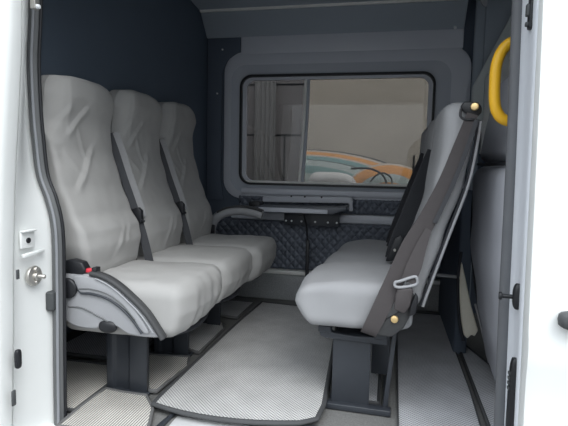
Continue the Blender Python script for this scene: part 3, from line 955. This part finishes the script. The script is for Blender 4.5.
def pedestal(t, y):
    p = prism('pedestal', [(-0.178, y), (-0.040, y), (-0.040, y + 0.012), (-0.052, y + 0.012), (-0.052, y + 0.10), (-0.166, y + 0.10), (-0.166, y + 0.012), (-0.178, y + 0.012)], 0.012, 0.285, M['dark_metal'], t, axis='z', bevel=0.002)
    prism('crossbar', [(-0.232, .306), (-0.225, .276), (-0.205, .268), (0.018, .260), (0.018, .290), (-0.10, .284), (-0.18, .290), (-0.19, .306)], y - 0.02, y + 0.01, M['dark_metal'], t, bevel=0.003)
    box('bar_cap', -0.232, -0.185, y - 0.024, y + 0.03, .290, .314, M['dark_metal'], t, bevel=0.004)
    box('bar_cap', -0.030, 0.018, y - 0.024, y + 0.03, .280, .306, M['dark_metal'], t, bevel=0.004)
    prism('rear_leg', [(0.036, .315), (0.052, .315), (0.026, .006), (0.010, .006)], y + 0.0, y + 0.035, M['dark_metal'], t, bevel=0.002)
    box('inner_plate', -0.04, 0.03, y + 0.20, y + 0.212, 0.06, 0.30, M['dark_metal'], t, bevel=0.002)
    prism('foot_plate', [(-0.205, y - 0.022), (0.040, y - 0.03), (0.040, y + 0.01), (-0.190, y + 0.02)], 0.0, 0.022, M['dark_metal'], t, axis='z', bevel=0.003)
    box('foot_rail', -0.19, -0.165, y, y + 0.30, 0.0, 0.016, M['dark_metal'], t, bevel=0.003)
    box('foot_rail', 0.012, 0.032, y, y + 0.30, 0.0, 0.016, M['dark_metal'], t, bevel=0.003)
pedestal(bench[0][0], 1.752)
pedestal(bench[2][0], 2.70)

# recliner bracket with brassy bolt, near side
b0 = bench[0][0]
br = prism('recliner_bracket', [(-0.045, .352), (-0.010, .330), (0.03, .328), (0.068, .362), (0.092, .415), (0.106, .465), (0.09, .485), (0.064, .43), (0.04, .408), (0.005, .385)], 1.628, 1.645, M['plastic_dark'], b0, bevel=0.005)
cyl('bolt', (0.037, 1.622, .393), (0, -1, 0.1), 0.0125, 0.014, M['brass'], br, n=18, bevel=0.003)
# top belt guide
gd = prism('belt_guide', [(0.212, 1.090), (0.222, 1.108), (0.265, 1.106), (0.277, 1.090), (0.277, 1.072), (0.262, 1.056), (0.240, 1.064), (0.220, 1.078)], 1.642, 1.660, M['black'], b0, bevel=0.005)
cyl('bolt', (0.254, 1.636, 1.090), (-0.2, -1, 0.1), 0.0125, 0.014, M['brass'], gd, n=18, bevel=0.003)
tube('guide_loop', catmull([(0.214, 1.640, 1.085), (0.214, 1.638, 1.060), (0.232, 1.636, 1.050), (0.258, 1.636, 1.052)], 6), 0.004, M['black'], gd, n=8)
# shoulder belt: from the guide down across the front of the backrest and over the cushion side
sb = ribbon('seat_belt', [(0.250, 1.640, 1.068), (0.222, 1.638, .975), (0.182, 1.634, .853), (0.130, 1.630, .735), (0.080, 1.624, .637), (0.028, 1.618, .515), (-0.020, 1.614, .400), (-0.046, 1.630, .335), (-0.045, 1.70, .318)],
            [(0.9, 0.1, -0.35), (0.9, 0.1, -0.35), (0.9, 0.1, -0.35), (0.95, 0.1, -0.3), (0.95, 0.1, -0.3)], 0.058, 0.003, M['belt'], b0, widths=[0.036, 0.048, 0.056, 0.066, 0.060, 0.054, 0.052])
ribbon('belt_fold', [(0.262, 1.634, 1.05), (0.236, 1.632, .955), (0.198, 1.628, .84), (0.150, 1.624, .72)], (0.9, -0.1, -0.35), 0.014, 0.003, M['belt_dark'], b0)
ribbon('lap_belt', [(0.132, 1.618, .70), (0.112, 1.614, .645), (0.092, 1.608, .58), (0.074, 1.606, .525)], (0.95, -0.1, -0.2), 0.05, 0.003, M['belt'], b0, widths=[0.02, 0.034, 0.048, 0.046])
tg = sweep('buckle_tongue', catmull([(0.036, 1.602, .508), (0.034, 1.602, .522), (0.050, 1.600, .528), (0.092, 1.600, .545), (0.102, 1.600, .538), (0.100, 1.602, .520), (0.060, 1.602, .508)], 6, closed=True), circ(0.005, 8), M['plastic'], b0, up=(0, 1, 0), closed=True)
prism('buckle', [(0.034, .432), (0.066, .420), (0.084, .448), (0.092, .500), (0.084, .508), (0.042, .498), (0.036, .480)], 1.596, 1.622, M['belt'], b0, bevel=0.005)
prism('belt_stalk', [(0.080, .410), (0.104, .420), (0.110, .475), (0.100, .490), (0.086, .45)], 1.604, 1.622, M['black'], b0, bevel=0.004)
# farther belts hang dark in front of the second and third backrests
for (i, dx) in ((1, 0.0), (2, 0.02)):
    t, y0 = bench[i]
    yb = y0 + 0.03
    q = 0.0 if i == 1 else 0.012
    ribbon('seat_belt', [(0.166, yb, .975), (0.146, yb - 0.004, .90), (0.122, yb - 0.01, .81), (0.090, yb - 0.012, .71), (0.060, yb - 0.012, .63), (0.033, yb, .555), (0.02, yb + 0.01, .512)],
           (0.8, 0.5, -0.3), 0.055, 0.004, M['belt_dark'], t, widths=[0.03, 0.05, 0.07, 0.075, 0.07, 0.06, 0.05])
    k = prism('buckle', [(0.0, .498), (0.052, .505), (0.075, .60), (0.06, .615), (0.035, .60)], yb - 0.022, yb - 0.002, M['black'], t, bevel=0.004)
    cyl('buckle_button', (0.036, yb - 0.026, .55), (0, -1, 0), 0.006, 0.008, M['chrome'], k, n=10)

# ------------------------------------------------------------------ front seat seen from behind, past the bench
fs = thing('front_seat', (0.55, 1.95, 0.0), 'tall grey front seat seen from behind, right of the yellow handle', 'van seat')
FSX = [(0.0, 0.470), (0.15, 0.445), (0.33, 0.402), (0.6, 0.362), (0.85, 0.356), (0.93, 0.366)]
v, f = rbox((0.06, 0.33, 0.44), 0.045, (6, 30, 40))
out = []
for p in v:
    z = 0.475 + p.z; tn = (p.x + 0.06) / 0.12; s = p.y / 0.33
    x = interp(FSX, z) + tn * 0.13 - (0.02 * (1 - s * s)) * (1 - tn)
    y = 1.925 + s * 0.325 + 0.02 * s * (z < 0.2)
    x += fabric_noise((y, z, .1), 7, 0.005, 40)
    out.append((x, y, z))
mk('backrest', out, f, M['fabric_front'], fs)
v, f = rbox((0.055, 0.31, 0.165), 0.045, (6, 28, 16))
out = []
for p in v:
    z = 1.088 + p.z; tn = (p.x + 0.055) / 0.11; s = p.y / 0.31
    x = 0.374 + (z - 0.92) * 0.12 + tn * 0.12 - 0.015 * (1 - s * s) * (1 - tn)
    y = 1.925 + s * (0.325 - 0.10 * max(0, (z - 0.95) / 0.3) ** 1.6)
    out.append((x, y, z))
mk('headrest', out, f, M['fabric_front'], fs)
sweep('seam', catmull([(0.388, 2.248, .925), (0.360, 2.15, .920), (0.352, 2.0, .915), (0.352, 1.85, .915), (0.37, 1.62, .915)], 8), circ(0.006, 8), M['piping'], fs)
sweep('edge_piping', catmull([(0.372, 2.252, .86), (0.372, 2.254, .62), (0.39, 2.254, .45), (0.414, 2.254, .32), (0.455, 2.254, .15), (0.482, 2.25, .04)], 8), circ(0.012, 8), M['piping'], fs)
sweep('edge_trim', catmull([(0.400, 2.262, .30), (0.43, 2.262, .20), (0.462, 2.258, .08), (0.470, 2.255, .04)], 8), circ(0.005, 8), M['plastic'], fs)
o = prism('cloth_flap', [(0.326, .50), (0.340, .47), (0.358, .40), (0.388, .28), (0.422, .175), (0.408, .145), (0.394, .152), (0.378, .132), (0.360, .150), (0.344, .23), (0.332, .33), (0.325, .42)], 2.275, 2.30, M['cream'], fs, bevel=0.006)
o['label'] = 'cream cloth flap'
sweep('flap_piping', catmull([(0.330, 2.272, .53), (0.322, 2.270, .42), (0.328, 2.270, .30), (0.340, 2.270, .20), (0.360, 2.270, .125)], 8), circ(0.007, 8), M['piping'], fs)
box('seat_base', 0.50, 0.95, 1.62, 2.26, 0.0, 0.36, M['navy2'], fs, bevel=0.02)
prism('seat_cushion', [(0.50, .36), (1.0, .34), (1.05, .40), (1.02, .47), (0.56, .46)], 1.62, 2.26, M['fabric_front'], fs, bevel=0.03, seg=3)
# rod and dark bulkhead box under the cab opening
rod = tube('cross_rod', [(0.20, 2.35, .404), (0.335, 2.32, .405)], 0.008, M['plastic'], None, n=10)
tag(rod, 'thin grey rod behind the rear-facing seats, beside the cream flap', 'rod')
o = box('partition', 0.34, 0.40, 2.42, 3.17, 0.0, 0.80, M['navy2'], bevel=0.01); tag(o, kind='structure')

# yellow grab handle
gh = tube('grab_handle', catmull([(0.400, 1.60, 1.284), (0.354, 1.60, 1.280), (0.322, 1.60, 1.258), (0.304, 1.60, 1.212), (0.302, 1.60, 1.15), (0.305, 1.60, 1.10), (0.314, 1.60, 1.068), (0.338, 1.60, 1.045), (0.40, 1.60, 1.035)], 8), 0.0165, M['yellow'], None, n=20)
tag(gh, 'bright yellow curved grab handle beside the front pillar', 'grab handle')
o = box('pillar_near', 0.385, 0.47, 1.505, 1.582, 0.0, 1.95, M['navy2'], bevel=0.02); tag(o, kind='structure')

# small pale bracket hanging from the roof
hk = thing('roof_bracket', (0.51, 3.08, 1.84), 'small pale grey bracket hanging from the roof beside the overhead shelf', 'bracket')
prism('plate', [(0.470, 1.96), (0.470, 1.875), (0.488, 1.85), (0.506, 1.835), (0.512, 1.84), (0.510, 1.96)], 3.06, 3.075, M['plastic'], hk, bevel=0.003)
prism('tab', [(0.520, 1.96), (0.522, 1.90), (0.532, 1.90), (0.534, 1.96)], 3.06, 3.07, M['plastic'], hk, bevel=0.002)

# ------------------------------------------------------------------ folding table on the far wall
tb = thing('folding_table', (-0.53, 3.1, 0.54), 'dark grey folding table bracketed to the wall under the window', 'table')
# wall frame
prism('wall_frame', [(-0.815, .700), (-0.250, .712), (-0.222, .705), (-0.218, .622), (-0.240, .620), (-0.246, .672), (-0.815, .662)], 3.12, 3.165, M['steel'], tb, bevel=0.004)
# folded top, tapered at the right end
prism('table_top', [(-0.862, .632), (-0.80, .648), (-0.30, .655), (-0.245, .664), (-0.245, .640), (-0.33, .612), (-0.80, .604), (-0.85, .606)], 2.965, 3.125, M['table'], tb, bevel=0.004)
box('top_edge', -0.80, -0.36, 2.958, 2.972, .612, .640, M['steel'], tb, bevel=0.004)
bp = box('bracket_plate', -0.662, -0.300, 3.10, 3.112, .518, .606, M['dark_metal'], tb, bevel=0.003)
for x in (-0.648, -0.610, -0.545, -0.455, -0.372, -0.335 + 0.02):
    cyl('bolt', (x, 3.096, .546), (0, -1, 0), 0.0065, 0.008, M['screw'], bp, n=12, bevel=0.001)
box('end_block', -0.875, -0.80, 3.0, 3.09, .615, .672, M['black'], tb, bevel=0.006)
for x in (-0.62, -0.53, -0.42):
    cyl('hinge_bolt', (x, 3.117, .706), (0, -1, 0), 0.006, 0.008, M['black'], tb, n=10)
tube('support_leg', catmull([(-0.515, 3.0, .605), (-0.50, 3.03, .52), (-0.495, 3.06, .42)], 6), 0.006, M['black'], tb, n=10)
box('leg_foot', -0.505, -0.483, 3.05, 3.072, .17, .43, M['black'], tb, bevel=0.003)
cyl('leg_pivot', (-0.53, 2.99, .603), (1, 0, 0), 0.010, 0.03, M['black'], tb, n=12)

# ------------------------------------------------------------------ floor mats
def floor_mat(pts, top, label, edge_mt=None, z=0.0, th=0.012, ew=0.012, lift=None, wave=0.0, group='floor mats'):
    c = catmull([(p[0], p[1], 0) for p in pts], 1, closed=True)
    c = [Vector((p[0], p[1], 0)) for p in pts]
    t = thing('floor_mat', (sum(p.x for p in c) / len(c), sum(p.y for p in c) / len(c), z), label, 'floor mat', group)
    n = len(c)
    cx = sum((p for p in c), Vector()) / n
    # panel as a grid-free fan of quads: triangulated fill with a thickness
    bm = bmesh.new()
    vs = [bm.verts.new(p) for p in c]
    fce = bm.faces.new(vs)
    bmesh.ops.triangulate(bm, faces=[fce])
    bmesh.ops.subdivide_edges(bm, edges=bm.edges[:], cuts=5, use_grid_fill=True)
    verts = []
    for vv in bm.verts:
        h = z + th + (lift(vv.co.x, vv.co.y) if lift else 0)
        verts.append((vv.co.x, vv.co.y, h))
    bm.verts.index_update()
    faces = [tuple(x.index for x in ff.verts) for ff in bm.faces]
    be = [e for e in bm.edges if len(e.link_faces) == 1]
    N = len(verts)
    verts += [(x, y, h - th) for (x, y, h) in verts]
    faces += [tuple(N + i for i in reversed(ff)) for ff in faces]
    for e in be:
        a, b = e.verts[0].index, e.verts[1].index
        faces.append((a, b, N + b, N + a))
    bm.free()
    mk('mat_panel', verts, faces, top, t)
    ring = []
    for i in range(n):
        a, b = c[i], c[(i + 1) % n]
        for k in range(6):
            p = a.lerp(b, k / 6)
            ring.append((p.x, p.y, z + th * 0.7 + (lift(p.x, p.y) if lift else 0)))
    sweep('edge_binding', ring, rsec(ew, th * 1.4, 0.7), edge_mt or M['piping'], t, closed=True)
    return t

binding = mat('charcoal mat binding', (0.075, 0.077, 0.08, 1), 0.8, spec=0.2, var=0.1)
binding_lt = mat('grey mat binding', (0.15, 0.15, 0.15, 1), 0.8, spec=0.2, var=0.1)
arc = lambda a, b, c, n=8: [tuple(x) for x in [((1 - t) ** 2 * a[0] + 2 * t * (1 - t) * b[0] + t * t * c[0], (1 - t) ** 2 * a[1] + 2 * t * (1 - t) * b[1] + t * t * c[1]) for t in [k / n for k in range(n + 1)]]]

main = arc((-0.80, 1.552), (-0.55, 1.468), (-0.262, 1.556), 8) + [(-0.210, 1.594), (-0.200, 1.70), (-0.225, 2.2), (-0.265, 2.88), (-0.51, 2.93), (-0.766, 2.96)] + arc((-0.785, 2.6), (-0.80, 2.2), (-0.803, 1.60), 6)
floor_mat(main, M['mat_grid'], 'big grey central floor mat with black binding between the two seat rows', binding, z=0.018, ew=0.018)
floor_mat([(-1.50, 1.47), (-1.062, 1.47), (-1.064, 1.855), (-1.50, 1.855)], M['mat_cream'], 'cream ribbed floor mat under the near armrest, left of the first pedestal', binding, z=0.0)
floor_mat(arc((-1.050, 1.36), (-1.060, 1.56), (-1.050, 1.646), 4) + [(-0.96, 1.634), (-0.868, 1.632), (-0.800, 1.55), (-0.763, 1.456), (-0.735, 1.36)], M['mat_cream'], 'cream ribbed floor mat in front of the first pedestal, nearest the sill', binding_lt, z=0.002)
floor_mat([(-0.872, 1.672), (-0.850, 1.672), (-0.826, 1.925), (-0.862, 2.02), (-1.05, 2.0), (-1.05, 1.80)] , M['mat_cream'], 'small cream floor mat between the first and second pedestals', binding_lt, z=0.004)
floor_mat([(-0.862, 2.10), (-0.845, 2.10), (-0.845, 2.46), (-0.895, 2.56), (-1.06, 2.56), (-1.06, 2.20)], M['mat_grid'], 'small grey floor mat between the second and third pedestals', binding_lt, z=0.0)
floor_mat([(-0.862, 2.66), (-0.835, 2.66), (-0.83, 3.0), (-1.05, 3.0), (-1.05, 2.70)], M['mat_grid'], 'small grey floor mat beyond the third pedestal at the far wall', binding_lt, z=0.0)
floor_mat([(-1.50, 1.90), (-1.10, 1.90), (-1.12, 2.5), (-1.50, 2.5)], M['mat_right'], 'dark grey floor mat far back beneath the row of seats', binding, z=0.012)
floor_mat([(0.065, 1.60), (0.340, 1.60), (0.352, 2.0), (0.352, 3.05), (0.08, 3.05)], M['mat_right'], 'grey floor mat on the right side behind the rear-facing seats', binding, z=0.0, ew=0.005)
floor_mat([(0.372, 1.52), (0.47, 1.52), (0.485, 2.3), (0.378, 2.66)], M['mat_right'], 'narrow grey floor mat strip along the front seat at the right', binding, z=0.0)
floor_mat([(-0.150, 1.80), (-0.005, 1.80), (-0.005, 2.6), (-0.150, 2.6)], M['mat_right'], 'grey floor mat under the rear-facing seats behind the black pedestal', binding, z=0.0)

# door sill
sp_ = thing('sill_plate', (-0.35, 1.5, -0.02), 'silver sill plate with dark border at the bottom of the doorway', 'sill plate')
box('plate', -0.705, -0.215, 1.40, 1.548, -0.02, 0.0, M['silver'], sp_, bevel=0.006)
sweep('border', [(-0.735, 1.39, 0.003), (-0.715, 1.565, 0.003), (-0.20, 1.572, 0.003)], rsec(0.022, 0.018, 0.5), M['dark_metal'], sp_)
o = box('sill', -1.2, 0.36, 1.36, 1.47, -0.35, -0.022, M['white'], bevel=0.01); tag(o, kind='structure')

# ------------------------------------------------------------------ outside, beyond the window
o = box('wall_outside', -5.0, 5.0, 7.2, 7.5, -0.62, 4.2, M['concrete'], bevel=0); tag(o, kind='structure')
gt = thing('sheet_gate', (-1.6, 4.5, -0.62), 'grey brown sheet metal gate outside, behind the left window pane', 'gate')
box('leaf', -2.6, -0.774, 4.48, 4.53, -0.60, 3.0, M['gate'], gt, bevel=0.005)
for z in (1.664, 1.200):
    box('rail_groove', -2.4, -0.79, 4.474, 4.482, z - 0.005, z + 0.005, M['black'], gt, bevel=0)
box('stile_groove', -0.972, -0.960, 4.474, 4.482, -0.3, 1.200, M['black'], gt, bevel=0)
v, f = [], []
NS = 30
for y in (4.44, 4.452):
    for z in (2.9, -0.4):
        for i in range(NS + 1):
            v.append((-1.25 + 0.20 * i / NS, y + 0.010 * sin(i * 1.0), z))
for i in range(NS):
    a, b, c, d = i, NS + 1 + i, 2 * NS + 2 + i, 3 * NS + 3 + i
    f += [(a, a + 1, b + 1, b), (c, d, d + 1, c + 1), (a, c, c + 1, a + 1), (b, b + 1, d + 1, d)]
f += [(0, NS + 1, 3 * NS + 3, 2 * NS + 2), (NS, 3 * NS + 2, 4 * NS + 3, 2 * NS + 1)]
mk('hanging_sheet', v, f, M['curtain'], gt)

# round-nosed striped car parked outside: concentric coloured rings around its nose
def nose(name, c, hx, hy, hz, r0, r1, mt, parent, n=64, m_=5):
    """a ring of a rounded nose facing the van, between radial fractions r0 > r1"""
    v, f = [], []
    for j in range(m_ + 1):
        r = r0 + (r1 - r0) * j / m_
        d = sqrt(max(0, 1 - r * r))
        for i in range(n):
            b = 2 * pi * i / n
            v.append((c[0] + hx * r * cos(b), c[1] - hy * d, c[2] + hz * r * sin(b)))
    for j in range(m_):
        for i in range(n):
            f.append((j * n + i, j * n + (i + 1) % n, (j + 1) * n + (i + 1) % n, (j + 1) * n + i))
    return mk(name, v, f, mt, parent)
sc_ = thing('striped_car', (-0.95, 5.6, -0.62), 'round-nosed vehicle with concentric orange and teal bands outside the right window pane', 'car')
for (a, b, k) in ((1.0, .97, 'dark_rubber'), (.97, .935, 'buff'), (.935, .87, 'orange'), (.87, .84, 'buff'), (.84, .765, 'teal'), (.765, .75, 'dark_rubber'), (.75, .64, 'teal_pale'), (.64, .48, 'teal'), (.48, .0, 'teal_pale')):
    nose('colour_band', (-0.95, 5.55, 0.60), 1.36, 0.55, 0.515, a, b, M[k], sc_)
cyl('car_body', (-0.95, 6.0, 0.60), (0, 1, 0), 1.0, 0.9, M['buff'], sc_, n=64)
o = bpy.data.objects['car_body']
for vv in o.data.vertices:
    vv.co.x *= 1.36; vv.co.z = (vv.co.z - 1.22) * 0.515 + 1.22
box('car_base', -2.1, 0.25, 5.5, 6.4, -0.62, 0.30, M['teal'], sc_, bevel=0.05)
oc = thing('orange_car', (0.02, 4.75, -0.62), 'small orange rounded car front with a dark wiper arc, right in the window', 'car')
for (a, b, k) in ((1.0, .95, 'buff'), (.95, .72, 'orange'), (.72, .50, 'teal_pale'), (.50, .0, 'orange')):
    nose('colour_band', (0.0, 4.92, 0.60), 0.46, 0.25, 0.36, a, b, M[k], oc)
box('car_base', -0.42, 0.44, 4.90, 5.02, -0.62, 0.66, M['teal'], oc, bevel=0.04)
tube('wiper', catmull([(-0.36, 4.70, .90), (-0.20, 4.66, .905), (-0.09, 4.645, .87), (-0.03, 4.64, .80), (-0.02, 4.64, .72)], 8), 0.010, M['black'], oc)
tube('wiper', catmull([(-0.17, 4.65, .78), (-0.12, 4.645, .84), (-0.05, 4.64, .865), (0.02, 4.64, .82), (0.03, 4.64, .74)], 8), 0.008, M['black'], oc)
pl = cyl('thin_post', (0.213, 4.55, 0.205), (0, 0, 1), 0.010, 1.65, M['dark_rubber'], None, n=12)
tag(pl, 'thin dark post standing outside before the orange car', 'post')
wc = thing('white_car', (-0.475, 4.3, -0.62), 'white car bonnet showing at the bottom of the window beside the divider', 'car')
v, f = rbox((0.215, 0.10, 0.70), 0.09, (10, 4, 10), 7)
mk('bonnet', [(p.x - 0.475, p.y + 4.24, p.z + 0.165 - 0.05 * (max(0, p.x) / .215) ** 2 * (p.z > 0)) for p in v], f, M['white'], wc)
box('bumper', -0.70, -0.24, 4.10, 4.16, -0.30, -0.10, M['dark_rubber'], wc, bevel=0.02)
